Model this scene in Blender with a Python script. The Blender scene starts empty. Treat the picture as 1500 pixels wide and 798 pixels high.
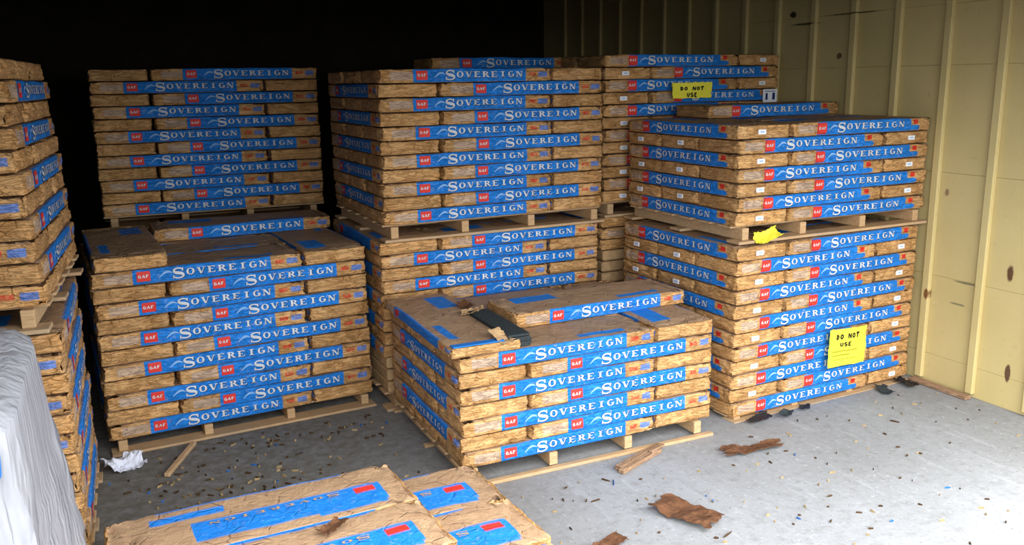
import bpy, math, random
from mathutils import Vector, Matrix, noise

sc = bpy.context.scene
C = sc.collection
rnd = random.Random(7)
PI = math.pi

# ------------------------------------------------------------------ camera
IMG_W = 1500.0
F_PX, PITCH, ROLL, YAW, CAM_H, SHIFT_PX = 1271.3, -12.30, -0.943, 24.94, 1.585, -4.1
_y, _p, _r = map(math.radians, (YAW, PITCH, ROLL))
_f = Vector((math.sin(_y) * math.cos(_p), math.cos(_y) * math.cos(_p), math.sin(_p)))
_ri = Vector((math.cos(_y), -math.sin(_y), 0))
_u = _ri.cross(_f)
_r2 = _ri * math.cos(_r) + _u * math.sin(_r)
_u2 = -_ri * math.sin(_r) + _u * math.cos(_r)
cam = bpy.data.cameras.new('camera')
cam.sensor_width = 36.0
cam.lens = F_PX * 36.0 / IMG_W
cam.shift_y = SHIFT_PX / IMG_W
cam.clip_start = 0.05
cam_ob = bpy.data.objects.new('camera', cam)
M3 = Matrix((_r2, _u2, -_f)).transposed()
cam_ob.matrix_world = Matrix.Translation((0, 0, CAM_H)) @ M3.to_4x4()
C.objects.link(cam_ob)
sc.camera = cam_ob

# ------------------------------------------------------------------ sky light (overcast day outside the open shed front)
world = bpy.data.worlds.new('overcast_sky')
sc.world = world
world.use_nodes = True
bg = world.node_tree.nodes['Background']
bg.inputs['Color'].default_value = (0.93, 0.965, 1.0, 1)
# evenly overcast sky: three times brighter overhead than at the horizon
_wn, _wl = world.node_tree.nodes, world.node_tree.links
_tc = _wn.new('ShaderNodeTexCoord'); _sx = _wn.new('ShaderNodeSeparateXYZ')
_mr = _wn.new('ShaderNodeMapRange'); _mr.clamp = True
_mr.inputs['From Min'].default_value, _mr.inputs['From Max'].default_value = 0.0, 1.0
_mr.inputs['To Min'].default_value, _mr.inputs['To Max'].default_value = 0.5, 1.5
_wl.new(_tc.outputs['Generated'], _sx.inputs[0]); _wl.new(_sx.outputs[2], _mr.inputs['Value']); _wl.new(_mr.outputs[0], bg.inputs['Strength'])
sc.view_settings.view_transform = 'Standard'
sc.view_settings.look = 'None'
sc.view_settings.gamma = 1.0
sc.view_settings.use_curve_mapping = False
sc.view_settings.exposure = 3.15
OPEN_Y, HEAD_Z = 1.56, 1.90          # plane and height of the open front, header lowered to darken deep stacks
OPEN_X0 = -.24                      # jamb of the opening, moved in to shade the rear stacks
ROOM_X0, ROOM_X1, ROOM_Y1, ROOM_H = -1.75, 3.805, 7.4, 3.1

portal = bpy.data.lights.new('door_portal', 'AREA')
portal.shape = 'RECTANGLE'
portal.size, portal.size_y = ROOM_X1 - OPEN_X0, HEAD_Z
portal.cycles.is_portal = True
po = bpy.data.objects.new('door_portal', portal)
po.location = ((OPEN_X0 + ROOM_X1) / 2, OPEN_Y - 0.12, HEAD_Z / 2)
po.rotation_euler = (PI / 2, 0, 0)
C.objects.link(po)


# ------------------------------------------------------------------ materials
class NT:
    def __init__(self, name):
        self.m = bpy.data.materials.new(name)
        self.m.use_nodes = True
        self.n = self.m.node_tree.nodes
        self.l = self.m.node_tree.links
        self.b = self.n['Principled BSDF']

    def set(self, sock, v):
        if isinstance(v, bpy.types.NodeSocket):
            self.l.new(v, sock)
        else:
            sock.default_value = v

    def math(self, op, a, b=0.0, c=None, clamp=False):
        n = self.n.new('ShaderNodeMath')
        n.operation = op
        n.use_clamp = clamp
        self.set(n.inputs[0], a)
        self.set(n.inputs[1], b)
        if c is not None:
            self.set(n.inputs[2], c)
        return n.outputs[0]

    def mix(self, f, a, b):
        n = self.n.new('ShaderNodeMix')
        n.data_type = 'RGBA'
        self.set(n.inputs['Factor'], f)
        self.set(n.inputs[6], a)
        self.set(n.inputs[7], b)
        return n.outputs[2]

    def noise(self, scale, detail=3, vec=None, rough=0.5, dist=0.0):
        n = self.n.new('ShaderNodeTexNoise')
        n.inputs['Scale'].default_value = scale
        n.inputs['Detail'].default_value = detail
        n.inputs['Roughness'].default_value = rough
        n.inputs['Distortion'].default_value = dist
        if vec is not None:
            self.l.new(vec, n.inputs['Vector'])
        return n.outputs['Fac']

    def ramp(self, f, a, b):
        n = self.n.new('ShaderNodeMapRange')
        n.clamp = True
        self.set(n.inputs['Value'], f)
        n.inputs['From Min'].default_value = a
        n.inputs['From Max'].default_value = b
        return n.outputs['Result']

    def coord(self, which='Object', scale=None):
        t = self.n.new('ShaderNodeTexCoord').outputs[which]
        if scale is None:
            return t
        mp = self.n.new('ShaderNodeMapping')
        mp.inputs['Scale'].default_value = scale
        self.l.new(t, mp.inputs['Vector'])
        return mp.outputs['Vector']

    def sep(self, v):
        n = self.n.new('ShaderNodeSeparateXYZ')
        self.l.new(v, n.inputs[0])
        return n.outputs

    def band(self, v, lo, hi, soft=0.004):
        a = self.ramp(v, lo - soft, lo + soft)
        b = self.ramp(v, hi + soft, hi - soft)
        return self.math('MULTIPLY', a, b)

    def rect(self, s, r, s0, s1, r0, r1):
        return self.math('MULTIPLY', self.band(s, s0, s1, .002), self.band(r, r0, r1, .02))

    def bump(self, h, strength, dist=0.01):
        n = self.n.new('ShaderNodeBump')
        n.inputs['Strength'].default_value = strength
        n.inputs['Distance'].default_value = dist
        self.set(n.inputs['Height'], h)
        self.l.new(n.outputs['Normal'], self.b.inputs['Normal'])

    def done(self, color, rough=0.7, spec=0.3):
        self.set(self.b.inputs['Base Color'], color)
        self.set(self.b.inputs['Roughness'], rough)
        self.b.inputs['Specular IOR Level'].default_value = spec
        return self.m


def col(r, g, b):
    return (r, g, b, 1.0)


KRAFT_A, KRAFT_B, KRAFT_D = col(.66, .385, .165), col(.54, .28, .10), col(.20, .085, .02)
BLUE, RED = col(.015, .195, .64), col(.68, .040, .026)


def kraft_material(name, style, big_panel=False):
    """wrapping paper with its flat print; UVMap = place on the face, Region.x = which face"""
    t = NT(name)
    uv = t.n.new('ShaderNodeUVMap'); uv.uv_map = 'UVMap'
    rg = t.n.new('ShaderNodeUVMap'); rg.uv_map = 'Region'
    s, r, _ = t.sep(uv.outputs[0])
    reg = t.sep(rg.outputs[0])[0]
    oi = t.n.new('ShaderNodeObjectInfo')
    rand = oi.outputs['Random']
    addv = t.n.new('ShaderNodeVectorMath'); addv.operation = 'ADD'
    t.l.new(t.coord('Object'), addv.inputs[0])
    cmb = t.n.new('ShaderNodeCombineXYZ')
    t.l.new(t.math('MULTIPLY', rand, 37.0), cmb.inputs[0]); t.l.new(t.math('MULTIPLY', rand, 11.0), cmb.inputs[1])
    t.l.new(cmb.outputs[0], addv.inputs[1])
    vec = addv.outputs[0]
    n1 = t.noise(14, 4, vec, .6, .6)
    n2 = t.noise(60, 3, vec, .6, .4)
    wob = t.math('MULTIPLY_ADD', t.noise(6, 2, vec), .02, -.01)
    s = t.math('ADD', s, wob)
    r = t.math('ADD', r, t.math('MULTIPLY', wob, 1.5))
    base = t.mix(t.ramp(n1, .35, .65), KRAFT_A, KRAFT_B)
    hs = t.n.new('ShaderNodeHueSaturation')
    t.l.new(base, hs.inputs['Color'])
    t.l.new(t.math('MULTIPLY_ADD', rand, .25, .86), hs.inputs['Value'])
    base = hs.outputs[0]
    # paper creases: fold shade painted in as thin dark lines
    vor = t.n.new('ShaderNodeTexVoronoi'); vor.feature = 'DISTANCE_TO_EDGE'
    vor.inputs['Scale'].default_value = 17
    mp = t.n.new('ShaderNodeMapping'); mp.inputs['Scale'].default_value = (.55, .8, 1.6); mp.inputs['Rotation'].default_value = (0, .5, .3)
    t.l.new(vec, mp.inputs['Vector']); t.l.new(mp.outputs[0], vor.inputs['Vector'])
    crease = t.ramp(vor.outputs['Distance'], .035, .0)
    crease = t.math('MULTIPLY', crease, t.ramp(n1, .46, .60))
    mp2 = t.n.new('ShaderNodeMapping'); mp2.inputs['Scale'].default_value = (9, 9, 55)
    t.l.new(vec, mp2.inputs['Vector'])
    wr = t.noise(1.0, 4, mp2.outputs[0], .6, 1.6)
    wrl = t.math('MULTIPLY', t.ramp(t.math('ABSOLUTE', t.math('SUBTRACT', wr, .5)), .045, .0), t.math('SUBTRACT', 1.0, t.math('COMPARE', reg, 2.0, .4)))
    base = t.mix(t.math('MULTIPLY', wrl, .30), base, KRAFT_D)  # wrinkle shade painted into the paper colour
    base = t.mix(t.math('MULTIPLY', crease, .6), base, KRAFT_D)
    is_side = t.math('COMPARE', reg, 1.0, .4)
    is_back = t.math('COMPARE', reg, 4.0, .4)
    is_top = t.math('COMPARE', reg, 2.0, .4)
    sideish = t.math('MAXIMUM', is_side, is_back)
    # long sides
    if style == 'a':
        blue = t.rect(s, r, .187, .836, -.2, 1.3)
        red = t.rect(s, r, .205, .264, .2, .86)
        tail_r = t.math('MULTIPLY', t.rect(s, r, .858, .902, .40, .68), t.math('MULTIPLY_ADD', t.ramp(n2, .4, .6), .5, .4))
        tail_b = t.math('MULTIPLY', t.rect(s, r, .918, .972, .32, .72), .75)
        grey = t.rect(s, r, .06, .18, .22, .80)
    else:
        blue = t.math('MAXIMUM', t.rect(s, r, .165, .845, -.2, 1.3), t.rect(s, r, .84, .90, .05, .45))
        red = t.rect(s, r, .165, .225, .10, .92)
        tail_r = t.rect(s, r, .865, .90, .55, .90)
        tail_b = t.rect(s, r, .885, .915, .10, .40)
        grey = t.rect(s, r, .04, .15, .22, .80)
    sb = t.math('MULTIPLY', t.math('MAXIMUM', blue, tail_b), sideish)
    sr = t.math('MULTIPLY', t.math('MAXIMUM', red, tail_r), sideish)
    sg = t.math('MULTIPLY', grey, sideish)
    # top: wide band near the middle, short bar by the front edge
    tb = t.math('MAXIMUM', t.math('MAXIMUM', t.rect(s, r, .62, .86, .14, .27), t.rect(s, r, .10, .34, .55, .88)), t.rect(s, r, .19, .836, -.3, .035))
    tr = t.rect(s, r, .115, .19, .45, .58) if big_panel else 0.0
    if big_panel:
        tb = t.math('MAXIMUM', tb, t.rect(s, r, .09, .74, .40, .82))
    tb = t.math('MULTIPLY', tb, is_top)
    tr = t.math('MULTIPLY', tr, is_top)
    worn = t.math('MULTIPLY_ADD', t.ramp(n2, .58, .75), -.35, 1.0)
    base = t.mix(t.math('MULTIPLY', sg, .45), base, col(.50, .45, .43))
    base = t.mix(t.math('MULTIPLY', is_top, .5), base, col(.21, .18, .165))      # dusty grey tops, darkened to paint in the shade under the ceiling
    blue_c = t.mix(t.ramp(n2, .3, .7), BLUE, col(.022, .235, .74))
    base = t.mix(t.math('MULTIPLY', t.math('MAXIMUM', sb, tb), worn), base, blue_c)
    base = t.mix(t.math('MAXIMUM', sr, tr), base, RED)
    h = t.math('ADD', t.math('MULTIPLY_ADD', wrl, -.35, n1), t.math('ADD', t.math('MULTIPLY', n2, .35), t.math('MULTIPLY', crease, -.5)))
    t.bump(h, .7, .013)
    return t.done(base, .6, .14)


M = {}
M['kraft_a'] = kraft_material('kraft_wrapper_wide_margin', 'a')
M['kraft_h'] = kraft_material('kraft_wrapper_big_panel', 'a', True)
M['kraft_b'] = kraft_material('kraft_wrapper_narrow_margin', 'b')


def flat(name, c, rough=.7, spec=.3, var=.15, scale=20):
    t = NT(name)
    n = t.noise(scale, 4, t.coord('Object'), .6)
    d = tuple(x * (1 - 2.2 * var) for x in c[:3]) + (1,)
    return t.done(t.mix(t.ramp(n, .3, .7), c, d), rough, spec)


M['ink_white'] = flat('pale_ink', col(.66, .68, .70), .6, .3, .08)
M['ink_shadow'] = flat('navy_ink', col(.012, .035, .15), .6, .3, .05)
M['ink_sky'] = flat('sky_blue_ink', col(.25, .46, .78), .6, .3, .08)
M['ink_red'] = flat('red_ink', RED, .6, .3, .05)
M['ink_blue'] = flat('blue_ink', BLUE, .6, .3, .08)
M['ink_black'] = flat('black_ink', col(.02, .02, .012), .7, .2, .05)
M['ink_olive'] = flat('olive_ink', col(.36, .33, .02), .7, .2, .05)
M['sticker'] = flat('white_sticker_paper', col(.85, .86, .88), .6, .3, .03)
M['sign'] = flat('yellow_sign_paper', col(.88, .80, .06), .55, .3, .03)
M['shingle'] = flat('dark_slate_shingle', col(.045, .055, .058), .9, .2, .2, 90)
M['rag'] = flat('torn_brown_paper', col(.17, .075, .035), .9, .2, .25, 40)
M['torn_kraft'] = flat('torn_kraft_paper', col(.56, .36, .18), .8, .2, .15, 30)
M['crumple'] = flat('crumpled_white_paper', col(.80, .82, .92), .7, .2, .05)
M['strap'] = flat('black_strap_plastic', col(.012, .012, .014), .5, .4, .05)
M['dark_board'] = flat('dark_unlit_boards', col(.035, .028, .018), .9, .15, .2, 6)  # near-black brown; on the back wall it stands in for missing light
M['asphalt'] = flat('asphalt', col(.08, .08, .08), .95, .2, .2, 3)
M['leaf_dark'] = flat('dry_leaf_dark', col(.08, .045, .02), .9, .2, .2)
M['leaf_tan'] = flat('dry_leaf_tan', col(.40, .28, .13), .9, .2, .2)
M['scrap_blue'] = flat('blue_paper_scrap', col(.03, .13, .38), .8, .2, .1)


def wood_material():
    t = NT('rough_pine')
    oi = t.n.new('ShaderNodeObjectInfo')
    n = t.noise(5, 5, t.coord('Object', (3, 22, 22)), .6, .5)
    n2 = t.noise(3, 3, t.coord('Object'))
    c = t.mix(t.ramp(n, .3, .7), col(.62, .44, .25), col(.40, .25, .12))
    c = t.mix(t.math('MULTIPLY', t.ramp(n2, .45, .7), .5), c, col(.33, .30, .24))
    c = t.mix(t.math('MULTIPLY', oi.outputs['Random'], .35), c, col(.55, .30, .14))
    t.bump(n, .3, .004)
    return t.done(c, .8, .2)


M['wood'] = wood_material()


def board_wood():
    t = NT('weathered_board')
    n = t.noise(5, 5, t.coord('Object', (4, 30, 30)), .6, .8)
    c = t.mix(t.ramp(n, .3, .7), col(.42, .27, .16), col(.17, .09, .05))
    t.bump(n, .5, .006)
    return t.done(c, .85, .2)


M['old_wood'] = board_wood()


def concrete():
    t = NT('dusty_concrete')
    v = t.coord('Object')
    n1 = t.noise(1.3, 5, v, .6)
    n2 = t.noise(22, 5, v, .65)
    n3 = t.noise(6, 4, t.coord('Object', (5.0, .45, 1)), .6, .3)     # drag marks running into the shed
    n4 = t.noise(75, 2, v, .7)
    c = t.mix(t.ramp(n1, .3, .7), col(.31, .314, .32), col(.24, .24, .238))
    c = t.mix(t.math('MULTIPLY', t.ramp(n3, .56, .70), .35), c, col(.43, .44, .455))
    c = t.mix(t.math('MULTIPLY', t.ramp(n2, .50, .68), .55), c, col(.19, .185, .18))
    c = t.mix(t.math('MULTIPLY', t.ramp(n4, .60, .70), .55), c, col(.12, .105, .085))
    n5 = t.noise(40, 4, v, .7)
    c = t.mix(t.math('MULTIPLY', t.ramp(n5, .58, .70), .5), c, col(.50, .51, .53))
    # swept-up soil lying in the bay between the stacks
    x, y, z = t.sep(v)
    soil = t.math('MULTIPLY', t.ramp(t.math('ADD', x, t.math('MULTIPLY', n1, .9)), 2.0, 1.25), t.ramp(t.math('ADD', y, t.math('MULTIPLY', n1, .6)), 2.7, 3.1))
    soil2 = t.math('MULTIPLY', soil, t.math('MULTIPLY_ADD', t.ramp(n2, .35, .6), .45, .5))
    c = t.mix(soil2, c, col(.135, .122, .098))
    t.bump(t.math('ADD', n2, t.math('MULTIPLY', n1, .6)), .25, .01)
    return t.done(c, .85, .2)


M['concrete'] = concrete()


def wall_paint():
    t = NT('yellow_painted_boards')
    g = t.n.new('ShaderNodeNewGeometry')
    v = g.outputs['Position']
    n1 = t.noise(1.6, 5, v, .6)
    n2 = t.noise(30, 4, v, .6)
    c = t.mix(t.ramp(n1, .3, .7), col(.63, .505, .235), col(.55, .43, .185))
    x, y, z = t.sep(v)
    # knocks, rust weeps and scrapes with shapes of their own
    for (my, mz, ry, rz, cc) in ((2.62, .66, .018, .045, col(.12, .06, .03)), (2.58, .18, .015, .045, col(.13, .07, .04)),
                                 (3.05, .47, .014, .03, col(.20, .09, .03)), (4.15, 1.94, .03, .02, col(.05, .04, .02)),
                                 (2.84, .565, .08, .006, col(.22, .19, .10)), (2.88, .45, .05, .006, col(.25, .21, .11)),
                                 (3.77, 1.69, .02, .018, col(.16, .12, .05)), (4.05, 1.88, .12, .008, col(.12, .10, .04)),
                                 (3.0, 1.0, .014, .02, col(.3, .2, .1)), (3.68, 1.915, .22, .005, col(.15, .12, .05))):
        dy = t.math('DIVIDE', t.math('SUBTRACT', y, my), ry)
        dz = t.math('DIVIDE', t.math('SUBTRACT', z, mz), rz)
        d = t.math('ADD', t.math('MULTIPLY', dy, dy), t.math('MULTIPLY', dz, dz))
        d = t.math('ADD', d, t.math('MULTIPLY_ADD', n2, 1.6, -.8))
        c = t.mix(t.ramp(d, 1.1, .5), c, cc)
    c = t.mix(t.math('MULTIPLY', t.ramp(n2, .62, .75), .35), c, col(.36, .29, .14))
    t.bump(n2, .12, .006)
    return t.done(c, .7, .12)


M['wall'] = wall_paint()


def plastic_sheet():
    t = NT('milky_plastic_sheet')
    n = t.noise(5, 4, t.coord('Object', (3, 3, .8)), .6, .8)
    c = t.mix(t.ramp(n, .3, .7), col(.40, .40, .43), col(.27, .275, .30))
    n2 = t.noise(5, 2, t.coord('Object', (3.5, 3.5, .55)), .45, 1.5)
    t.bump(t.math('MULTIPLY_ADD', n, .3, n2), .4, .04)
    return t.done(c, .45, .3)


M['plastic'] = plastic_sheet()


# ------------------------------------------------------------------ mesh helpers
class MB:
    def __init__(self):
        self.v, self.f, self.mi = [], [], []

    def face(self, pts, mi=0):
        i = len(self.v)
        self.v += [tuple(p) for p in pts]
        self.f.append(list(range(i, i + len(pts))))
        self.mi.append(mi)

    def box(self, x0, x1, y0, y1, z0, z1, c=0.0, mi=0, mat=None):
        """box with chamfered vertical and horizontal edges when c > 0"""
        if c <= 0:
            P = [(x, y, z) for z in (z0, z1) for y in (y0, y1) for x in (x0, x1)]
            Q = [(0, 2, 3, 1), (4, 5, 7, 6), (0, 1, 5, 4), (2, 6, 7, 3), (0, 4, 6, 2), (1, 3, 7, 5)]
        else:
            P, Q = [], []
            idx = {}
            for sx in (0, 1):
                for sy in (0, 1):
                    for sz in (0, 1):
                        X, Y, Z = (x0, x1)[sx], (y0, y1)[sy], (z0, z1)[sz]
                        dx, dy, dz = (c, -c)[sx], (c, -c)[sy], (c, -c)[sz]
                        for a, p in (('x', (X, Y + dy, Z + dz)), ('y', (X + dx, Y, Z + dz)), ('z', (X + dx, Y + dy, Z))):
                            idx[sx, sy, sz, a] = len(P)
                            P.append(p)
            for s in (0, 1):
                for a in 'xyz':
                    def k(u, v):
                        return idx[{'x': (s, u, v), 'y': (u, s, v), 'z': (u, v, s)}[a] + (a,)]
                    Q.append((k(0, 0), k(1, 0), k(1, 1), k(0, 1)))
            for u in (0, 1):
                for v in (0, 1):
                    Q.append((idx[0, u, v, 'y'], idx[1, u, v, 'y'], idx[1, u, v, 'z'], idx[0, u, v, 'z']))
                    Q.append((idx[u, 0, v, 'x'], idx[u, 1, v, 'x'], idx[u, 1, v, 'z'], idx[u, 0, v, 'z']))
                    Q.append((idx[u, v, 0, 'x'], idx[u, v, 1, 'x'], idx[u, v, 1, 'y'], idx[u, v, 0, 'y']))
            for sx in (0, 1):
                for sy in (0, 1):
                    for sz in (0, 1):
                        Q.append((idx[sx, sy, sz, 'x'], idx[sx, sy, sz, 'y'], idx[sx, sy, sz, 'z']))
        i = len(self.v)
        self.v += [tuple(mat @ Vector(p)) if mat else p for p in P]
        for q in Q:
            self.f.append([i + k for k in q])
            self.mi.append(mi)

    def mesh(self, name, mats, smooth=False, fix=True):
        me = bpy.data.meshes.new(name)
        me.from_pydata(self.v, [], self.f)
        for m in mats:
            me.materials.append(M[m] if isinstance(m, str) else m)
        me.polygons.foreach_set('material_index', self.mi)
        if fix:
            import bmesh
            bm = bmesh.new(); bm.from_mesh(me)
            bmesh.ops.recalc_face_normals(bm, faces=bm.faces)
            bm.to_mesh(me); bm.free()
        if smooth:
            me.polygons.foreach_set('use_smooth', [True] * len(me.polygons))
        me.update()
        return me


def link(name, me, parent=None, loc=(0, 0, 0), rotz=0.0):
    o = bpy.data.objects.new(name, me)
    C.objects.link(o)
    o.location = loc
    o.rotation_euler = (0, 0, rotz)
    if parent is not None:
        o.parent = parent
    return o


def tag(o, label=None, cat=None, group=None, kind=None):
    if label:
        o['label'] = label
    if cat:
        o['category'] = cat
    if group:
        o['group'] = group
    if kind:
        o['kind'] = kind
    return o


# ------------------------------------------------------------------ the shed
def struct(name, mb, mats, label, parent=None):
    o = link(name, mb.mesh(name, mats), parent)
    if parent is None:
        tag(o, label, kind='structure')
    return o


mb = MB(); mb.box(ROOM_X0 - .1, ROOM_X1 + .1, OPEN_Y, ROOM_Y1 + .1, -.12, 0)
struct('floor', mb, ['concrete'], 'dusty grey concrete floor of the shed')
mb = MB(); mb.box(-30, 30, -40, OPEN_Y, -.3, -.02)
struct('ground', mb, ['asphalt'], 'grey yard ground outside the open shed front')
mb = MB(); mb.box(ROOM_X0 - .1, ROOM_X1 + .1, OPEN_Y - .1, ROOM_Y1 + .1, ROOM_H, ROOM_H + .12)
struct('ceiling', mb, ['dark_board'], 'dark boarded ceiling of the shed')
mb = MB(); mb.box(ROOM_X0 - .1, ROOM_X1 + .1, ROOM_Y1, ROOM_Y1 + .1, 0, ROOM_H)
struct('wall_back', mb, ['dark_board'], 'back wall coloured dark for lack of light behind the stacks')
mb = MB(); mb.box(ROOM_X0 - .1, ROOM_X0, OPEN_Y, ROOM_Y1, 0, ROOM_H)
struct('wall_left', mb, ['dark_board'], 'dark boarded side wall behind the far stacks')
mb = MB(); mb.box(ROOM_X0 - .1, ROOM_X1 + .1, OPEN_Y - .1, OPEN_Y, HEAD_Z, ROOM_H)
mb.box(ROOM_X0 - .1, OPEN_X0, OPEN_Y - .1, OPEN_Y, 0, HEAD_Z)  # out of view; header and jamb sized to keep light off the deep stacks
struct('wall_front_shade', mb, ['dark_board'], 'unseen dark front wall around the doorway, shaped to shade the stacks')
mb = MB(); mb.box(ROOM_X1 + .018, ROOM_X1 + .1, OPEN_Y, ROOM_Y1, 0, ROOM_H)
wall_r = struct('wall_right', mb, ['wall'], 'yellow painted board wall with vertical battens')
zs = [0.0, .155, .572, 1.10, 1.625, 1.915, 2.40, ROOM_H]
for i in range(len(zs) - 1):
    ys = [OPEN_Y, 2.76 + .301 * (1 + (i * 5) % 4), 2.76 + .301 * (6 + (i * 3) % 4), ROOM_Y1]
    for a, b in zip(ys[:-1], ys[1:]):
        mb = MB(); mb.box(ROOM_X1 + rnd.uniform(0, .0015), ROOM_X1 + .018, a + .0004, b - .0004, zs[i] + .0005, zs[i + 1] - .0005, .0008)
        struct('wall_board', mb, ['wall'], None, wall_r)
for i in range(-4, 15):
    y = 2.759 + .301 * i
    mb = MB(); mb.box(ROOM_X1 - .024, ROOM_X1 + .001, y - .021, y + .021, .02, ROOM_H, .004)
    struct('batten', mb, ['wall'], None, wall_r)

# ------------------------------------------------------------------ bundles of shingles in kraft wrappers
BL, BW, BT = .905, .2975, .0640
RAD = .0055


def sstep(a, b, x):
    t = max(0., min(1., (x - a) / (b - a)))
    return t * t * (3 - 2 * t)


def disp(x, y, z, seed):
    o = seed * 17.3
    d = noise.noise((x * 9 + o, y * 9, z * 14)) * .0035 + noise.noise((x * 28 + o, y * 20 + 5, z * 40)) * .0016
    e = sstep(BL / 2 - .16, BL / 2 - .01, abs(x))
    rid = 1 - abs(noise.noise((x * 22 + z * 25 + o, y * 20, z * 28 - x * 12)))
    d += e * ((rid - .8) * .016)
    e2 = sstep(BL / 2 - .12, BL / 2 - .03, abs(x))
    tw = abs(noise.noise((x * 30 + z * 38 + o, z * 9 - y * 30, o)))
    d -= e2 * .010 * max(0., 1 - tw * 5)
    d -= sstep(BL / 2 - .05, BL / 2, abs(x)) * .004
    return d


def zwave(x, seed):
    return noise.noise((x * 3.1 + seed * 9.1, 3.3, 1.1)) * .0028


def bundle_mesh(seed, mat):
    loop = []            # (y, z, ny, nz)
    def arc(cy, cz, a0):
        for k in range(3):
            a = a0 + PI / 2 * (k + .5) / 3
            loop.append((cy + RAD * math.cos(a), cz + RAD * math.sin(a), math.cos(a), math.sin(a)))
    hw = BW / 2
    for k in range(5):
        loop.append((-hw, BT - RAD - (BT - 2 * RAD) * k / 4, -1, 0))
    arc(-hw + RAD, RAD, PI)
    for k in range(5):
        loop.append((-hw + RAD + (BW - 2 * RAD) * k / 4, 0, 0, -1))
    arc(hw - RAD, RAD, -PI / 2)
    for k in range(5):
        loop.append((hw, RAD + (BT - 2 * RAD) * k / 4, 1, 0))
    arc(hw - RAD, BT - RAD, 0)
    for k in range(9):
        loop.append((hw - RAD - (BW - 2 * RAD) * k / 8, BT, 0, 1))
    arc(-hw + RAD, BT - RAD, PI / 2)
    n = len(loop)
    nz_ = [.010, .018, .028, .038, .048, .058, .068, .080, .092, .106]
    xs = [-BL / 2 + q for q in nz_] + [-BL / 2 + .122 + (BL - .244) * i / 24 for i in range(25)] + [BL / 2 - q for q in nz_[::-1]]
    v, f, uv, rg = [], [], [], []
    for x in xs:
        for (y, z, ny, nz) in loop:
            d = disp(x, y, z, seed)
            if nz < -.5:
                d = min(d, 0) * .3
            if ny * ny > .5:
                d = min(d + .0025 * math.sin(PI * z / BT), .0022)
            if nz > .5:
                d = min(d, .0012)
            w = zwave(x, seed) * (z / BT)
            v.append((x, y + ny * d, z + nz * d + w))
    m = len(xs)

    def region(j):
        y, z, ny, nz = loop[j]
        y2, z2, ny2, nz2 = loop[(j + 1) % n]
        my, mz = ny + ny2, nz + nz2
        if abs(my) >= abs(mz) * .8:
            return 1 if my < 0 else 4
        return 2 if mz > 0 else 0
    regs = [region(j) for j in range(n)]

    def fuv(r, i, j):
        x = max(-BL / 2, min(BL / 2, xs[i] if 0 <= i < m else 0))
        y, z, _, _ = loop[j % n]
        s = (x + BL / 2) / BL
        if r == 1:
            return (s, z / BT)
        if r == 4:
            return (1 - s, z / BT)
        if r == 2:
            return (s, (y + hw) / BW)
        return (s, y)
    for i in range(m - 1):
        for j in range(n):
            a, b = i * n + j, i * n + (j + 1) % n
            f.append((a, b, b + n, a + n))
            r = regs[j]
            uv += [fuv(r, i, j), fuv(r, i, j + 1), fuv(r, i + 1, j + 1), fuv(r, i + 1, j)]
            rg += [(r, 0)] * 4
    # folded, crumpled end flaps
    for end in (0, 1):
        base = 0 if end == 0 else (m - 1) * n
        sg = -1 if end == 0 else 1
        prev = list(range(base, base + n))
        for (k, ex) in ((.93, .002), (.80, .006), (.55, .008), (.28, .009)):
            cur = []
            for j in range(n):
                y, z, ny, nz = loop[j]
                yy, zz = y * (1 - (1 - k) * .55), BT / 2 + (z - BT / 2) * k
                yy = math.copysign(max(0, min(abs(yy), hw - (1 - k) * .02)), yy)
                rid = 1 - abs(noise.noise((yy * 17 + seed * 5.7 + end * 31, zz * 30, seed)))
                fold = noise.noise((yy * 34 + zz * 40 + seed * 3, zz * 20, end * 7))
                x = sg * (BL / 2 - .010 + ex + (rid - .85) * .022 + fold * .006)
                x = sg * min(abs(x), BL / 2 + .001)
                cur.append(len(v)); v.append((x, yy, zz))
            for j in range(n):
                q = (prev[j], prev[(j + 1) % n], cur[(j + 1) % n], cur[j])
                f.append(q if end else q[::-1])
                for t in (q if end else q[::-1]):
                    uv.append((v[t][1], v[t][2])); rg.append((3, 0))
            prev = cur
        ci = len(v); v.append((sg * (BL / 2 - .002), 0, BT / 2))
        for j in range(n):
            q = (prev[j], prev[(j + 1) % n], ci)
            f.append(q if end else q[::-1])
            for t in (q if end else q[::-1]):
                uv.append((v[t][1], v[t][2])); rg.append((3, 0))
    me = bpy.data.meshes.new('shingle_bundle')
    me.from_pydata(v, [], f)
    l1 = me.uv_layers.new(name='UVMap'); l2 = me.uv_layers.new(name='Region')
    l1.data.foreach_set('uv', [c for p in uv for c in p])
    l2.data.foreach_set('uv', [c for p in rg for c in p])
    me.materials.append(mat)
    me.polygons.foreach_set('use_smooth', [True] * len(me.polygons))
    me.update()
    return me


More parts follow.
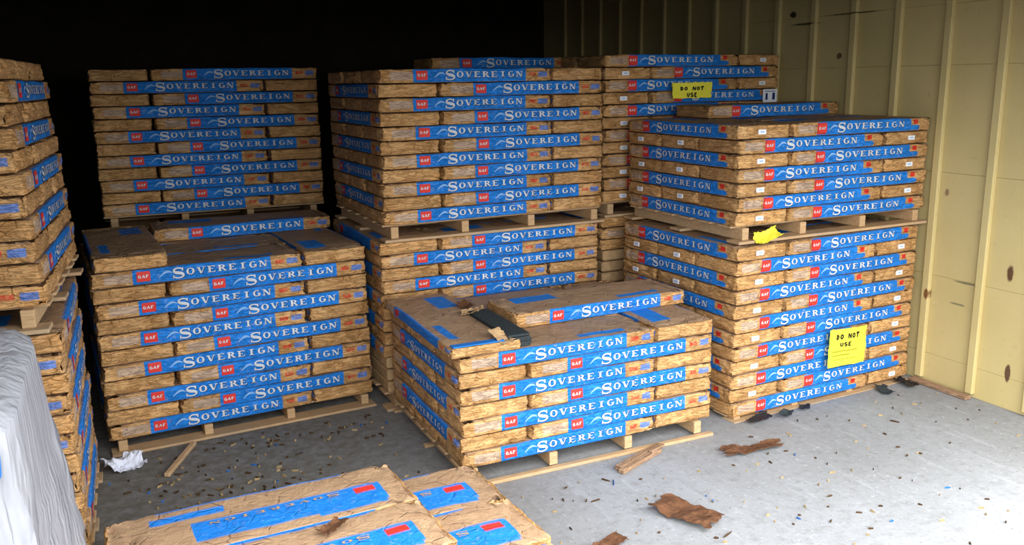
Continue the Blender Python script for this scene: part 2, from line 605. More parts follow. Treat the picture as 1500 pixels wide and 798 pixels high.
# ---- lettering: small serif glyphs drawn as polygons in a unit box
def glyph(ch, T=.26, t=.10, serif=True):
    P = []
    def bar(x0, y0, x1, y1, w):
        n = 3
        for k in range(n):
            a, b = k / n, (k + 1) / n
            xa, xb, ya, yb = x0 + (x1 - x0) * a, x0 + (x1 - x0) * b, y0 + (y1 - y0) * a, y0 + (y1 - y0) * b
            P.append([(xa - w / 2, ya), (xa + w / 2, ya), (xb + w / 2, yb), (xb - w / 2, yb)])
    def hb(x0, x1, y, w):
        for k in range(2):
            P.append([(x0 + (x1 - x0) * k / 2, y - w / 2), (x0 + (x1 - x0) * (k + 1) / 2, y - w / 2), (x0 + (x1 - x0) * (k + 1) / 2, y + w / 2), (x0 + (x1 - x0) * k / 2, y + w / 2)])
    def arc(cx, cy, rx, ry, a0, a1, n=14):
        pr = None
        for k in range(n + 1):
            a = math.radians(a0 + (a1 - a0) * k / n)
            w = t + (T - t) * abs(math.cos(a))
            o = (cx + rx * math.cos(a), cy + ry * math.sin(a))
            i = (cx + (rx - w) * math.cos(a), cy + (ry - min(w, t * 1.3)) * math.sin(a))
            if pr:
                P.append([pr[0], o, i, pr[1]])
            pr = (o, i)
    def foot(x, y, w):
        if serif:
            hb(x - w / 2, x + w / 2, y, .09)
    if ch == 'I':
        bar(.5, 0, .5, 1, T); foot(.5, .045, .6); foot(.5, .955, .6)
    elif ch in 'EF':
        bar(.24, 0, .24, 1, T); hb(.2, .86, .95, t); hb(.2, .66, .52, t)
        if ch == 'E':
            hb(.2, .9, .05, t); bar(.87, 0, .87, .24, .08)
        bar(.84, .78, .84, 1, .08)
        foot(.2, .045, .42); foot(.2, .955, .42)
    elif ch == 'V':
        bar(.16, 1, .50, 0, T); bar(.86, 1, .54, 0, t); foot(.16, .955, .46); foot(.86, .955, .36)
    elif ch == 'A':
        bar(.5, 1, .14, 0, t); bar(.5, 1, .84, 0, T); hb(.25, .75, .34, t); foot(.14, .045, .32); foot(.84, .045, .42)
    elif ch == 'N':
        bar(.16, 0, .16, 1, t); bar(.86, 0, .86, 1, t); bar(.20, 1, .82, 0, T); foot(.16, .045, .34); foot(.86, .955, .34); foot(.12, .955, .3)
    elif ch == 'O':
        arc(.5, .5, .48, .52, 0, 360, 24)
    elif ch == 'G':
        arc(.5, .5, .46, .52, 45, 330, 22); bar(.82, .08, .82, .46, T * .9); hb(.58, .98, .46, t)
    elif ch == 'R':
        bar(.22, 0, .22, 1, T); arc(.40, .74, .44, .26, -90, 90, 10); hb(.22, .42, .95, t); hb(.22, .42, .53, t); bar(.52, .5, .88, 0, T); foot(.2, .045, .42); foot(.2, .955, .42); foot(.9, .045, .3)
    elif ch == 'D':
        bar(.22, 0, .22, 1, T); arc(.36, .5, .52, .5, -90, 90, 12); hb(.2, .4, .95, t); hb(.2, .4, .05, t)
    elif ch == 'T':
        bar(.5, 0, .5, 1, T); hb(.06, .94, .93, t * 1.3)
    elif ch == 'U':
        bar(.2, .35, .2, 1, T); bar(.8, .35, .8, 1, T); arc(.5, .36, .43, .36, 180, 360, 12)
    elif ch == 'S':
        pts = []
        for k in range(11):
            a = math.radians(30 + 225 * k / 10); pts.append((.5 + .33 * math.cos(a), .735 + .215 * math.sin(a)))
        for k in range(11):
            a = math.radians(75 - 225 * k / 10); pts.append((.5 + .36 * math.cos(a), .265 + .225 * math.sin(a)))
        pr = None
        for k, (px, py) in enumerate(pts):
            ax, ay = pts[max(0, k - 1)]; bx, by = pts[min(len(pts) - 1, k + 1)]
            dx, dy = bx - ax, by - ay
            ln = math.hypot(dx, dy); nx, ny = -dy / ln, dx / ln
            w = t + (T * .95 - t) * math.exp(-((k - 10.5) / 3.6) ** 2)
            c = ((px + nx * w / 2, py + ny * w / 2), (px - nx * w / 2, py - ny * w / 2))
            if pr:
                P.append([pr[0], c[0], c[1], pr[1]])
            pr = c
        if serif:
            bar(.82, .68, .82, .98, .09); bar(.13, .02, .13, .34, .09)
    return P


def text_polys(s, x0, h, adv, wid, y0, **kw):
    out = []
    x = x0
    for ch in s:
        if ch != ' ':
            for p in glyph(ch, **kw):
                out.append([(x + a * wid, y0 + b * h) for a, b in p])
        x += adv
    return out


def side_point(x, z, seed, off):
    z = max(RAD * .6, min(BT - RAD * .6, z))
    d = min(disp(x, -BW / 2, z, seed) + .0025 * math.sin(PI * z / BT), .0022) + off
    return (x, -BW / 2 - d, z + zwave(x, seed) * z / BT)


def lettering_mesh(seed, style):
    mb = MB()
    s0 = .36 if style == 'a' else .30
    s1 = .825 if style == 'a' else .80
    xS = (s0 - .5) * BL
    x1 = (s1 - .5) * BL
    adv = (x1 - xS - .060) / 8
    big = text_polys('S', xS, .047, .05, .056, .010, T=.30, t=.12)
    rest = text_polys('OVEREIGN', xS + .060, .028, adv, adv * .80, .022, T=.26, t=.10)
    swoosh = []
    for k in range(8):
        a, b = k / 8, (k + 1) / 8
        f_ = lambda q: (xS - .052 + q * .055, .022 + .022 * math.sin(q * 2.4))
        (xa, za), (xb, zb) = f_(a), f_(b)
        wa, wb = .004 + .006 * math.sin(PI * a), .004 + .006 * math.sin(PI * b)
        swoosh.append([(xa, za - wa / 2), (xb, zb - wb / 2), (xb, zb + wb / 2), (xa, za + wa / 2)])
    for P in big + rest:
        mb.face([side_point(x + .0028, z - .0028, seed, .0016) for x, z in P], 1)
    for P in swoosh:
        mb.face([side_point(x, z, seed, .0017) for x, z in P], 2)
    for P in big + rest:
        mb.face([side_point(x, z, seed, .0024) for x, z in P], 0)
    return mb.mesh('brand_lettering', ['ink_white', 'ink_shadow', 'ink_sky'], fix=False)


def logo_mesh(seed, style):
    mb = MB()
    s0 = .204 if style == 'a' else .168
    xr, w = (s0 - .5) * BL, .054
    for i in range(6):
        for j in range(4):
            xa, xb = xr + w * i / 6, xr + w * (i + 1) / 6
            za, zb = .013 + .042 * j / 4, .013 + .042 * (j + 1) / 4
            mb.face([side_point(x, z, seed, .0016) for x, z in ((xa, za), (xb, za), (xb, zb), (xa, zb))], 1)
    for P in text_polys('GAF', xr + .004, .013, .0155, .0135, .028, T=.30, t=.18, serif=False):
        mb.face([side_point(x, z, seed, .0024) for x, z in P], 0)
    return mb.mesh('logo', ['ink_white', 'ink_red'], fix=False)


def top_lettering_mesh():
    mb = MB()
    xS = (.24 - .5) * BL
    for P in text_polys('S', xS, .026, .05, .045, 0) + text_polys('OVEREIGN', xS + .055, .016, .045, .032, .004):
        mb.face([(x, -BW / 2 + BW * .47 + y, BT + .0042) for x, y in P], 0)
    return mb.mesh('top_lettering', ['torn_kraft'], fix=False)


def sticker_mesh(end):
    mb = MB()
    sg = 1 if end else -1
    w, h = .022, .011
    x = sg * (BL / 2 + .003)
    for (a, b, c_, d, mi, e) in ((-w, w, -h, h, 0, 0), (-w * .5, w * .5, -h * .2, h * .25, 1, .0006)):
        pts = [(x + sg * e, -.02 + a, BT / 2 + c_), (x + sg * e, -.02 + b, BT / 2 + c_), (x + sg * e, -.02 + b, BT / 2 + d), (x + sg * e, -.02 + a, BT / 2 + d)]
        mb.face(pts if end else pts[::-1], mi)
        if mi == 0:
            q = [(px - sg * .005, py, pz) for px, py, pz in pts]
            for k in range(4):
                mb.face([pts[k], q[k], q[(k + 1) % 4], pts[(k + 1) % 4]], 0)
    return mb.mesh('sticker', ['sticker', 'ink_sky'], fix=False)


NV = 6
BUND = {k: [bundle_mesh(i + (20 if k == 'b' else 0), M['kraft_' + k]) for i in range(NV)] for k in 'abh'}
LETT = {k: [lettering_mesh(i + (0 if k == 'a' else 20), k) for i in range(NV)] for k in 'ab'}
LOGO = {k: [logo_mesh(i + (0 if k == 'a' else 20), k) for i in range(NV)] for k in 'ab'}
STICK = [sticker_mesh(0), sticker_mesh(1)]
TOPL = top_lettering_mesh()
hidden = []           # bundles buried inside the stacks: (matrix)
ORD = ['top', 'second', 'third', 'fourth', 'fifth', 'sixth', 'seventh', 'eighth', 'ninth', 'tenth', 'eleventh', 'twelfth', 'thirteenth']
count = [0]


def bundle(mat4, style, label, group, letters=False, sticks=(), top=False, zs=1.0):
    k = rnd.randrange(NV)
    o = bpy.data.objects.new('shingle_bundle', BUND[style][k])
    C.objects.link(o)
    o.matrix_world = mat4 @ Matrix.Diagonal((1, 1, zs, 1))
    tag(o, label, 'shingle bundle', group)
    count[0] += 1
    kids = []
    if letters:
        kids.append(('brand_lettering', LETT[style][k]))
        kids.append(('logo', LOGO[style][k]))
    for e in sticks:
        kids.append(('sticker', STICK[e]))
    if top:
        kids.append(('top_lettering', TOPL))
    for nm, me in kids:
        c = bpy.data.objects.new(nm, me); C.objects.link(c); c.parent = o
        if nm == 'top_lettering':
            c['kind'] = 'stuff'
    return o


def frame(x, y, z, yawdeg):
    return Matrix.Translation((x, y, z)) @ Matrix.Rotation(math.radians(yawdeg), 4, 'Z')


def pallet(st, z0, h, label, lw=1.22, ld=.914, nstr=4, bw=.045):
    root = bpy.data.objects.new('pallet', None); C.objects.link(root)
    root.matrix_world = st @ Matrix.Translation((0, 0, z0 - h))
    root.empty_display_size = .1
    tag(root, label, 'pallet', 'pallets under the shingle stacks')
    tb, bb = h * .14, h * .17
    key = (round(h, 3), lw, ld, bw)
    if key not in PM:
        mb = MB(); mb.box(-.019, .019, .012, ld - .012, bb, h - tb, .002); a = mb.mesh('stringer', ['wood'])
        mb = MB(); mb.box(.003, lw - .003, -.045, .045, h - tb, h - .001, .002); b = mb.mesh('deck_board', ['wood'])
        mb = MB(); mb.box(.003, lw - .003, -bw, bw, .0, bb, .002); c = mb.mesh('bottom_board', ['wood'])
        PM[key] = (a, b, c)
    a, b, c = PM[key]
    for i in range(nstr):
        link('stringer', a, root, (.06 + (lw - .12) * (i / (nstr - 1)) + rnd.uniform(-.012, .012), 0, 0))
    for i in range(6):
        link('deck_board', b, root, (0, .085 + (ld - .17) * i / 5, 0))
    for i in range(3):
        link('bottom_board', c, root, (rnd.uniform(-.006, .006), bw - .018 + (ld - 2 * bw + .036) * i / 2, 0))
    return root


PM = {}


def stack(x, y, yaw, z0, t, n, top, style, phrase, group, show=99, side=None, stick=False, lean=(0, 0), flip=False, skip_rows=()):
    """pinwheel layers of four bundles, alternating ends; top = 'L' or 'R' kind of the top layer.
    side = 'left'/'right' face that the photograph also shows"""
    st = frame(x, y, 0, yaw)
    for k in range(n):                       # k = 0 is the top layer
        row = n - 1 - k
        z = z0 + row * t
        kind = top if k % 2 == 0 else ('R' if top == 'L' else 'L')
        if kind == 'L':
            slots = [('long', .457, .1525, 0), ('middle', .457, .457, 0), ('rear', .457, .7615, 180), ('end', 1.0675, .457, 90)]
        else:
            slots = [('long', .763, .1525, 0), ('middle', .763, .457, 0), ('rear', .763, .7615, 180), ('end', .1525, .457, -90)]
        zs = (t - .0003) / (BT + .0030)
        for role, bx, by, rot in slots:
            j = (rnd.uniform(-.004, .004), rnd.uniform(-.004, .002), rnd.uniform(-.22, .22))
            if flip:
                rot = rot + 180
            m = st @ Matrix.Translation((bx + j[0] + lean[0] * row, by + j[1] + lean[1] * row, z)) @ Matrix.Rotation(math.radians(rot + j[2]), 4, 'Z')
            seen = k < show and (role in ('long', 'end') or k == 0 or (side == 'left' and kind == 'L') or (side == 'right' and kind == 'R'))
            if not seen:
                hidden.append((m @ Matrix.Diagonal((1, 1, zs, 1)), style))
                continue
            txt = {'long': 'kraft shingle bundle, blue printed long side forward', 'end': 'kraft shingle bundle seen end-on at the corner',
                   'middle': 'kraft shingle bundle second from the front', 'rear': 'kraft shingle bundle third from the front'}[role]
            lab = '%s, %s row, %s' % (txt, ORD[k], phrase)
            letters = role == 'long' or (role == 'end' and ((kind == 'R' and side == 'left') or (kind == 'L' and side == 'right')))
            sticks = ()
            if stick:
                if role == 'end':
                    sticks = (1,) if rot == -90 else (0,)
                elif side == 'left' and kind == 'L' and role in ('middle', 'rear'):
                    sticks = (0,) if rot == 0 else (1,)
            bundle(m, style, lab, group, letters=letters and not flip, sticks=sticks, zs=zs)
    return st


# A: left pair (A0 carries the rear upper stack)
sA = stack(-.111, 3.965, 3.4, .068, .0682, 11, 'L', 'a', 'lower rear-left stack', 'bundles of the lower rear-left stack')
pallet(sA, .068, .068, 'pine pallet on the floor under the lower rear-left stack')
sA0 = stack(-.042, 5.195, -1.3, .081, .066, 11, 'R', 'a', 'lowest', 'none', show=0)
sA2 = stack(-.042, 5.195, -1.3, .888, .066, 12, 'R', 'a', 'upper rear-left stack', 'bundles of the upper rear-left stack')
pallet(sA2, .888, .081, 'pine pallet under the dim upper rear-left stack')
pallet(sA0, .081, .081, 'pine pallet on the floor behind the lower rear-left stack')
zA = .068 + 11 * .0682
bundle(frame(.03, 4.42, zA, 3.4 - 90), 'a', 'loose kraft bundle lying front to back on the lower rear-left stack', 'loose bundles on top of stacks')
bundle(frame(.63, 4.80, zA, .8), 'a', 'loose blue printed bundle lying across the back of lower rear-left stack', 'loose bundles on top of stacks', letters=True)

# B: middle pair
sB1 = stack(1.135, 3.93, .6, .081, .0633, 12, 'R', 'a', 'lower middle stack', 'bundles of the lower middle stack', show=9)
pallet(sB1, .081, .081, 'pine pallet on the floor under the lower middle stack')
sB2 = stack(1.164, 3.929, 1.0, .921, .066, 11, 'L', 'a', 'upper middle stack', 'bundles of the upper middle stack', side='left')
pallet(sB2, .921, .080, 'pine pallet between the upper and lower middle stacks')
bundle(frame(2.10, 4.70, .921 + 11 * .066, .8), 'a', 'single bundle in shadow on the back of the upper middle stack', 'loose bundles on top of stacks', letters=True)

# C: low stack in front
sC = stack(1.148, 2.977, -.3, .081, .066, 7, 'L', 'a', 'low front stack', 'bundles of the low front stack', side='left', stick=False)
pallet(sC, .081, .081, 'pine pallet with a pale front board under the low front stack', bw=.014)
zC = .081 + 7 * .066
torn = bundle(frame(1.275, 3.425, zC, -.3 - 90), 'a', 'torn kraft bundle with dark shingles exposed on the low front stack', 'loose bundles on top of stacks', zs=.66)
bundle(frame(1.965, 3.40, zC, 1.5), 'a', 'loose blue printed bundle lying across the low front stack', 'loose bundles on top of stacks', letters=True)

# D: right pair by the yellow wall
sD1 = stack(2.53, 3.037, 2.4, .020, .0678, 12, 'R', 'b', 'lower stack beside yellow wall', 'bundles of the lower stack beside the yellow wall', side='left', stick=True)
pallet(sD1, .020, .020, 'flattened pallet under the lower stack beside the yellow wall')
sD2 = stack(2.560, 3.092, .4, .9165, .0655, 7, 'R', 'b', 'upper stack beside yellow wall', 'bundles of the upper stack beside the yellow wall', side='left', stick=True)
pallet(sD2, .9165, .0800, 'pine pallet between the two stacks beside the yellow wall')
bundle(frame(3.30, 3.84, .9165 + 7 * .0655, .4), 'b', 'loose blue printed bundle on the back of the stack beside yellow wall', 'loose bundles on top of stacks', letters=True)

# E: rear right pair
sE1 = stack(2.446, 4.075, .7, .081, .0633, 12, 'R', 'b', 'lower rear-right stack', 'bundles of the rear lower stack', show=3)
pallet(sE1, .081, .081, 'pine pallet on the floor under the hidden rear-right stack')
sE2 = stack(2.446, 4.065, .7, .921, .066, 12, 'L', 'b', 'upper rear-right stack', 'bundles of the rear upper stack', stick=True)
pallet(sE2, .921, .080, 'pine pallet under the upper rear-right stack')

# F: tall pair at the picture edge
def corner_right(cx, cy, yaw):
    return cx - 1.22 * math.cos(math.radians(yaw)), cy - 1.22 * math.sin(math.radians(yaw)), yaw


sF1 = stack(*corner_right(-.168, 2.86, -1.5), .081, .0655, 12, 'L', 'a', 'lower stack beside white plastic', 'bundles of the stack beside the white plastic', side='right')
pallet(sF1, .081, .081, 'pine pallet under the tall stack beside the white plastic')
sF2 = stack(*corner_right(-.195, 2.86, -4.5), .951, .066, 11, 'R', 'a', 'stack above white plastic', 'bundles of the stack above the white plastic', side='right', lean=(-.004, 0))
pallet(sF2, .951, .080, 'pine pallet between the tall stacks beside the white plastic')

# H: nearest stack, only its top layers show
sH = frame(-.088, 1.787, 0, 2.04)
pallet(sH, .081, .081, 'pine pallet under the nearest low pile of bundles')
tH = .0725
for row, kind in ((0, 'L'), (1, 'R'), (2, 'L')):
    z = .081 + row * tH
    xo = .457 if kind == 'L' else .763
    slots = [('first', xo, .1525, 180), ('second', xo, .457, 180), ('third', xo, .7615, 180)]
    if row < 2:
        slots.append(('end', 1.0675 if kind == 'L' else .1525, .457, 90 if kind == 'L' else -90))
    for role, bx, by, rot in slots:
        m = sH @ Matrix.Translation((bx + rnd.uniform(-.008, .008), by, z)) @ Matrix.Rotation(math.radians(rot + rnd.uniform(-.8, .8)), 4, 'Z')
        zs_ = (tH - .001) / (BT + .0025)
        if row == 0 or role in ('end', 'first'):
            hidden.append((m @ Matrix.Diagonal((1, 1, zs_, 1)), 'a'))
            continue
        if row == 2:
            lab = 'flat kraft bundle with large blue panel, %s on the nearest pile' % ('rearmost' if role == 'third' else 'in front of the rearmost')
        else:
            lab = 'lower kraft bundle with red square, %s of the nearest pile' % ('rear edge' if role == 'third' else 'middle')
        bundle(m, 'h', lab, 'bundles of the nearest low pile', top=True, zs=zs_)

# bundles buried inside the stacks, in one object
import bmesh
hb = MB()
for m, style in hidden:
    hb.box(-BL / 2 + .012, BL / 2 - .012, -BW / 2 + .008, BW / 2 - .008, .002, BT - .002, .008, mat=m)
hm = hb.mesh('shingle_bundles', ['torn_kraft'], fix=True)
ho = link('inner_shingle_bundles', hm)
tag(ho, 'kraft bundles packed out of sight inside the stacks', 'shingle bundles', 'bundles inside the stacks', 'stuff')
print('individual bundles', count[0], 'hidden', len(hidden))


# ---- torn corner on the low front stack: exposed shingles and ragged paper
def child_local(parent, name, me):
    o = bpy.data.objects.new(name, me); C.objects.link(o); o.parent = parent
    return o


# the torn bundle points local +x to the viewer; its local +y side faces the gap
mb = MB()
for k in range(5):
    a = rnd.uniform(0, .012)
    mb.box(.00 + a, .425 + a, BW / 2 - .05, BW / 2 + .048 + rnd.uniform(-.006, .006), .006 + k * .0165, .006 + k * .0165 + .014, .001)
ps = MB()
for k in range(6):
    a, b = -BW / 2 + .012 + .036 * k, -BW / 2 + .012 + .036 * (k + 1)
    ps.box(BL / 2 - .050, BL / 2 - .014, a, b, BT - .004, BT + .0036)
child_local(torn, 'printed_strip', ps.mesh('printed_strip', ['ink_blue']))['label'] = 'blue printed strip along the front edge'
child_local(torn, 'exposed_shingles', mb.mesh('exposed_shingles', ['shingle']))['label'] = 'dark grey shingle edges showing through the torn wrapper'


def ragged(name, w, h, amp, mat, seed, nx=14, ny=8, curl=.02, edge=.25):
    """torn paper: irregular outline, crumpled, with thickness"""
    r = random.Random(seed)
    V = []
    def ed(a):
        return 1 + edge * noise.noise((a * 1.7 + seed, seed * 2.3, 0)) + edge * .7 * noise.noise((a * 5.1 + seed, 7, 0))
    for s in (1, 0):
        for i in range(nx + 1):
            for j in range(ny + 1):
                u, v = i / nx * 2 - 1, j / ny * 2 - 1
                x = u * w / 2 * (ed(v * 2 + (3 if u > 0 else 9)) if abs(u) > .3 else 1)
                y = v * h / 2 * (ed(u * 3 + (5 if v > 0 else 13)) if abs(v) > .3 else 1)
                z = amp * (.5 + noise.noise((x * 14 + seed, y * 14, 0))) + amp * .6 * abs(noise.noise((x * 35, y * 35, seed))) + curl * (u * u * .3 + v * v * .3)
                V.append((x, y, max(z, 0) + (.0025 if s else 0)))
    N = (nx + 1) * (ny + 1)
    F = []
    for i in range(nx):
        for j in range(ny):
            a = i * (ny + 1) + j
            F.append((a, a + ny + 1, a + ny + 2, a + 1))
            F.append((N + a, N + a + 1, N + a + ny + 2, N + a + ny + 1))
    rim = [i * (ny + 1) for i in range(nx + 1)] + [nx * (ny + 1) + j for j in range(1, ny + 1)] + [i * (ny + 1) + ny for i in range(nx - 1, -1, -1)] + [j for j in range(ny - 1, 0, -1)]
    for k in range(len(rim)):
        a, b = rim[k], rim[(k + 1) % len(rim)]
        F.append((a, N + a, N + b, b))
    q = MB(); q.v = V; q.f = [list(f) for f in F]; q.mi = [0] * len(F)
    return q.mesh(name, [mat])


fl = child_local(torn, 'torn_flap', ragged('torn_flap', .11, .06, .02, 'torn_kraft', 4, curl=.03))
fl.location = (.40, .075, .064); fl.rotation_euler = (.2, .45, .3)
fl = child_local(torn, 'torn_flap', ragged('torn_flap', .10, .06, .02, 'torn_kraft', 9, curl=.04))
fl.location = (.02, .125, .070); fl.rotation_euler = (.4, -.4, 1.0)
fl = child_local(torn, 'torn_flap', ragged('torn_flap', .09, .05, .02, 'rag', 14, curl=.03))
fl.location = (-.10, .13, .068); fl.rotation_euler = (.3, .2, .2)

# ------------------------------------------------------------------ paper signs
def sheet(name, w, h, mat, seed, amp=.006):
    nx, ny = 12, 10
    q = MB()
    for s in (0, 1):
        for i in range(nx + 1):
            for j in range(ny + 1):
                x, z = (i / nx - .5) * w, (j / ny - .5) * h
                x += .010 * noise.noise((j * .55 + seed, i > nx / 2, 3)) * abs(i / nx - .5) * 2
                z += .007 * noise.noise((i * .5 + seed, j > ny / 2, 8)) * abs(j / ny - .5) * 2
                q.v.append((x, -sheet_y(x, z, seed, amp) + (.0008 if s else 0), z))
    N = (nx + 1) * (ny + 1)
    for i in range(nx):
        for j in range(ny):
            a = i * (ny + 1) + j
            q.f.append([a, a + ny + 1, a + ny + 2, a + 1]); q.mi.append(0)
            q.f.append([N + a, N + a + 1, N + a + ny + 2, N + a + ny + 1]); q.mi.append(0)
    return q.mesh(name, [mat])


def sheet_y(x, z, seed, amp):
    return amp * (noise.noise((x * 9 + seed, z * 14, 0)) + .5) + .002


def sign(name, loc, rotz, roty, w, h, lines, label, seed, tilt=0):
    o = link(name, sheet(name, w, h, 'sign', seed), None, loc)
    o.rotation_euler = (tilt, roty, rotz)
    tag(o, label, 'sign')
    mb = MB()
    for (txt, cx, z, hh, adv, mi) in lines:
        if txt.startswith('-'):
            a, b = cx, cx + adv
            for k in range(8):
                xa, xb = a + (b - a) * k / 8, a + (b - a) * (k + 1) / 8
                mb.face([(x, -sheet_y(x, zz, seed, .006) - .0012, zz) for x, zz in ((xa, z), (xb, z), (xb, z + hh), (xa, z + hh))], mi)
        else:
            x0 = cx - adv * len(txt) / 2
            for P in text_polys(txt, x0, hh, adv, adv * .86, z, T=.36, t=.32, serif=False):
                mb.face([(x, -sheet_y(x, zz, seed, .006) - .0012, zz) for x, zz in P], mi)
    child_local(o, 'lettering', mb.mesh('lettering', ['ink_black', 'ink_olive'], fix=False))
    return o


def at(st, x, y, z):
    return st @ Vector((x, y, z))


p = at(sD1, .705, -.028, .27)
sign('warning_sign', p, math.radians(2.4), .03, .255, .19,
     [('DO NOT', 0.0, .042, .026, .026, 0), ('USE', -.01, .004, .020, .026, 0), ('-', -.10, -.022, .006, .17, 1), ('-', -.10, -.042, .006, .12, 1), ('-', -.09, -.062, .004, .15, 1)],
     'yellow paper warning sign on the lower stack beside yellow wall', 2)
p = at(sE2, .555, -.030, 1.515)
sign('warning_sign', p, math.radians(.7), 0.0, .27, .085,
     [('DO NOT', 0.0, .000, .020, .027, 0), ('USE', 0.0, -.036, .022, .024, 0)],
     'yellow folded sign in shade on the upper rear-right stack', 5)
# white delivery label on the rear stack
q = MB(); q.box(-.052, .052, -.002, .001, -.040, .040, .0005)
o = link('delivery_label', q.mesh('delivery_label', ['sticker']), None, at(sE2, 1.135, -.012, 1.47)); tag(o, 'square white paper label on the upper rear-right stack corner', 'label')
q = MB()
for (a, b, c_, d) in ((-.035, -.018, -.02, .018), (.016, .036, -.02, .02), (-.04, .04, .026, .030)):
    q.face([(a, -.0028, c_), (b, -.0028, c_), (b, -.0028, d), (a, -.0028, d)])
child_local(o, 'print', q.mesh('print', ['ink_shadow'], fix=False))
# crumpled yellow sheet squeezed under the upper pallet
o = link('crumpled_sign', ragged('crumpled_sign', .15, .06, .022, 'sign', 21, curl=.04), None, at(sD2, .175, .004, .846)); o.rotation_euler = (.75, -.15, .1)
tag(o, 'crumpled yellow sheet squeezed beside the upper pallet', 'paper')

# ------------------------------------------------------------------ white plastic over the pile at the picture edge
def plastic_pile():
    nx, ny = 90, 34
    x0, x1, y0, y1, top = -1.30, -.215, 1.70, 2.60, 1.0
    cx, cy, hx, hy = (x0 + x1) / 2, (y0 + y1) / 2, (x1 - x0) / 2, (y1 - y0) / 2
    V, F = [], []
    def ring(a, k):
        # superellipse footprint
        c, s = math.cos(a), math.sin(a)
        e = .28
        return (hx * k * math.copysign(abs(c) ** e, c), hy * k * math.copysign(abs(s) ** e, s))
    for j in range(ny + 1):
        q = j / ny
        for i in range(nx):
            a = 2 * PI * i / nx
            if q < .25:
                k = .02 + .98 * q / .25
                z = top + .018 * noise.noise((math.cos(a) * k * 3, math.sin(a) * k * 3, 2)) - .03 * k ** 6
                fl = 0
            else:
                d = (q - .25) / .75
                z = top - .03 - d * (top - .04)
                k = 1 + .0 * d
                fl = .07 * d ** 1.6
            px, py = ring(a, k)
            fold = 0
            if q >= .2:
                d = max(0, (q - .2) / .8)
                fold = (.022 * math.sin(a * 15 + 7 * noise.noise((math.cos(a) * 3, math.sin(a) * 3, d * 1.3))) + .035 * noise.noise((math.cos(a) * 5, math.sin(a) * 5, d * 2.5)) + .02 * abs(noise.noise((math.cos(a) * 9, math.sin(a) * 9, d * 9 + 3)))) * min(1, d * 2.2)
            px += (fl + fold) * math.cos(a); py += (fl + fold) * math.sin(a)
            V.append((cx + px, cy + py, max(z, .004)))
    for j in range(ny):
        for i in range(nx):
            a, b = j * nx + i, j * nx + (i + 1) % nx
            F.append([a, b, b + nx, a + nx])
    F.append(list(range(nx))[::-1])
    q = MB(); q.v, q.f, q.mi = V, F, [0] * len(F)
    return q.mesh('plastic_wrapped_pile', ['plastic'], smooth=True)


po_ = link('plastic_wrapped_pile', plastic_pile())
mb = MB()
_pv = po_.data.vertices
for f_ in po_.data.polygons:
    c_ = f_.center
    if 1.66 < c_.y < 1.785 and .88 < c_.z < .965 and c_.x > -.30:
        mb.face([Vector(_pv[i].co) + f_.normal * (.003 if f_.normal.x > 0 else -.003) for i in f_.vertices])
if mb.f:
    child_local(po_, 'printed_patch', mb.mesh('printed_patch', ['ink_blue'], fix=False))['label'] = 'blue print showing on the plastic'
tag(po_, 'pile draped in milky white plastic sheet in front of the tall stack', 'wrapped pile')

# ------------------------------------------------------------------ litter on the floor
def prop(name, me, loc, rz, label, cat, group=None, rx=0, ry=0):
    o = link(name, me, None, loc); o.rotation_euler = (rx, ry, rz)
    return tag(o, label, cat, group)


prop('torn_paper', ragged('torn_paper', .25, .075, .012, 'rag', 31, edge=.5), (2.415, 2.745, .002), -.12, 'torn brown paper scrap on the concrete nearer the yellow wall', 'paper scrap', 'brown paper scraps')
prop('torn_paper', ragged('torn_paper', .25, .13, .02, 'rag', 37, edge=.25), (1.81, 2.40, .002), -1.15, 'larger crumpled brown paper scrap on the bare concrete', 'paper scrap', 'brown paper scraps')
prop('torn_paper', ragged('torn_paper', .12, .06, .012, 'rag', 41, edge=.3), (1.45, 2.345, .002), .3, 'small brown paper scrap near the lower picture edge', 'paper scrap', 'brown paper scraps')
prop('torn_paper', ragged('torn_paper', .09, .05, .02, 'rag', 47, edge=.3), at(sH, .60, .53, .081 + 3 * tH + .001), .6, 'small brown torn lump lying on the nearest pile', 'paper scrap', 'brown paper scraps')
prop('crumpled_paper', ragged('crumpled_paper', .15, .11, .05, 'crumple', 53, edge=.3, curl=.03), (-.055, 3.80, .001), .2, 'crumpled white paper on the floor by the rear-left stack', 'paper')
# broken slat with splintered end
mb = MB()
for (a, b, c_, d, e, g) in ((-.165, .12, -.030, .0, 0, .020), (-.15, .165, .001, .030, 0, .019), (.05, .15, -.026, -.004, .018, .030), (-.155, -.06, -.012, .022, .019, .027)):
    mb.box(a, b, c_, d, e, g, .004)
prop('broken_slat', mb.mesh('broken_slat', ['old_wood']), (1.93, 2.885, .001), math.atan2(.12, .29), 'short broken weathered slat on the floor before the low stack', 'wood slat')
mb = MB(); mb.box(-.165, .165, -.012, .012, 0, .018, .003)
prop('wood_stick', mb.mesh('wood_stick', ['wood']), (.165, 3.785, .001), math.atan2(.29, .13), 'thin pine stick on the floor before the lower rear-left stack', 'stick')
mb = MB(); mb.box(-.17, .17, -.022, .022, 0, .02, .004)
prop('loose_board', mb.mesh('loose_board', ['old_wood']), (3.752, 2.90, .001), PI / 2, 'brown loose board lying along the foot of yellow wall', 'board')
mb = MB()
for k in range(10):
    a, b = k / 10, (k + 1) / 10
    fpt = lambda q: (.02 * math.sin(q * 3), -.03 * q, .075 * (1 - q) ** 1.3 + .003)
    (xa, ya, za), (xb, yb, zb) = fpt(a), fpt(b)
    mb.face([(xa - .009, ya, za), (xa + .009, ya, za), (xb + .009, yb, zb), (xb - .009, yb, zb)])
    mb.face([(xa - .009, ya + .002, za), (xb - .009, yb + .002, zb), (xb + .009, yb + .002, zb), (xa + .009, ya + .002, za)])
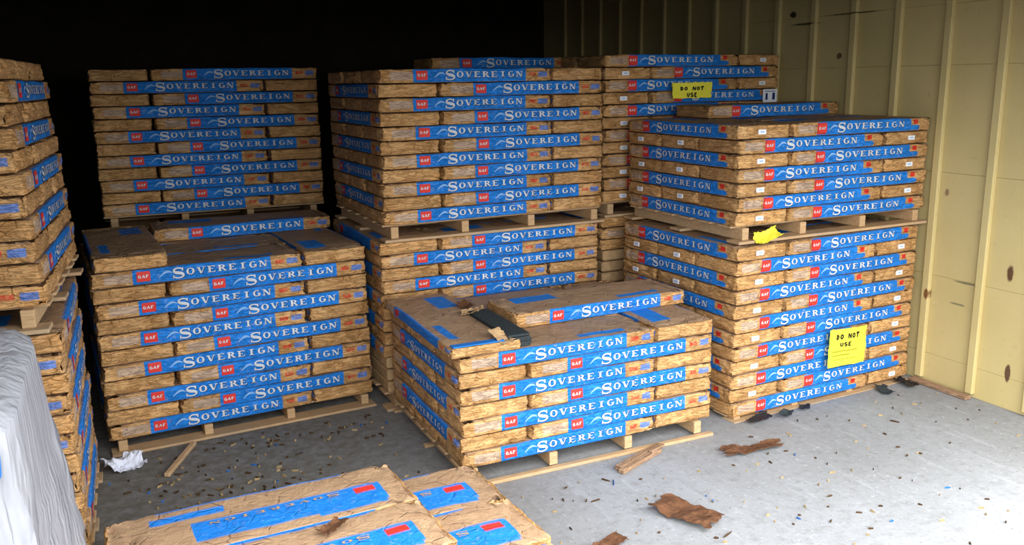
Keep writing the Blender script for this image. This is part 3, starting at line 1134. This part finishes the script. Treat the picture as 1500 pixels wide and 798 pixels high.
prop('strap_end', mb.mesh('strap_end', ['strap'], fix=False), (1.20, 3.50, 0), .4, 'black plastic strap end hanging by the low front stack', 'strap')
# black grit and rubble pushed against the foot of the stack beside the wall
for k, (fx_, w_, h_) in enumerate(((.13, .14, .05), (.28, .09, .05), (.42, .05, .045), (.95, .12, .06), (1.13, .14, .06))):
    q = at(sD1, fx_, -.05 - .02 * (k % 2), .001)
    prop('tar_paper_scrap', ragged('tar_paper_scrap', w_, h_, .014, 'strap' if k % 2 == 0 else 'shingle', 60 + k * 3, edge=.45), q, .25 + .3 * k,
         '%s dark tar paper scrap from the corner along the stack with sign' % ORD[k].replace('top', 'first'), 'paper scrap', 'tar paper scraps')
# uncountable chaff: leaf bits and splinters
mb = MB()
r2 = random.Random(99)
blocks = [(1.10, 2.42, 2.85, 3.95), (-.15, 1.12, 3.93, 4.9), (2.5, 3.8, 3.0, 4.0), (-.12, 1.15, 1.78, 2.72)]
for k in range(400):
    if k < 240:
        cx_, cy_ = ((.12, 3.62), (.30, 3.30), (.55, 3.82), (.95, 3.80), (.50, 3.45))[k % 5] if k % 3 else (r2.uniform(-.1, 1.1), r2.uniform(2.75, 3.9))
        x, y = r2.gauss(cx_, .13), r2.gauss(cy_, .09)
        if not -.12 < x < 1.12:
            continue
    else:
        x, y = r2.uniform(1.2, 3.75), r2.uniform(1.75, 2.95)
    if any(a - .01 < x < b + .01 and c_ < y < d for a, b, c_, d in blocks):
        continue
    L_, W_ = (r2.uniform(.004, .016), r2.uniform(.002, .006)) if k < 240 else (r2.uniform(.003, .012) * (2.6 if k % 19 == 0 else 1), r2.uniform(.0012, .003))
    mt = Matrix.Translation((x, y, 0)) @ Matrix.Rotation(r2.uniform(0, 6.3), 4, 'Z')
    pts = [(-L_, 0, .002), (-L_ * .3, -W_, .001), (L_ * .5, -W_ * .8, .004), (L_, 0, .003), (L_ * .4, W_, .001), (-L_ * .4, W_ * .9, .005)]
    up = [mt @ Vector((a, b, c_ + .003)) for a, b, c_ in pts]
    dn = [mt @ Vector((a, b, .0)) for a, b, c_ in pts]
    mi = r2.choices([0, 1, 2], [5, 4, .4])[0]
    mb.face(up, mi)
    for i in range(6):
        mb.face([dn[i], dn[(i + 1) % 6], up[(i + 1) % 6], up[i]], mi)
o = link('floor_litter', mb.mesh('floor_litter', ['leaf_dark', 'leaf_tan', 'scrap_blue'], fix=False))
tag(o, 'dry leaf bits and splinters scattered over the floor', 'litter', None, 'stuff')
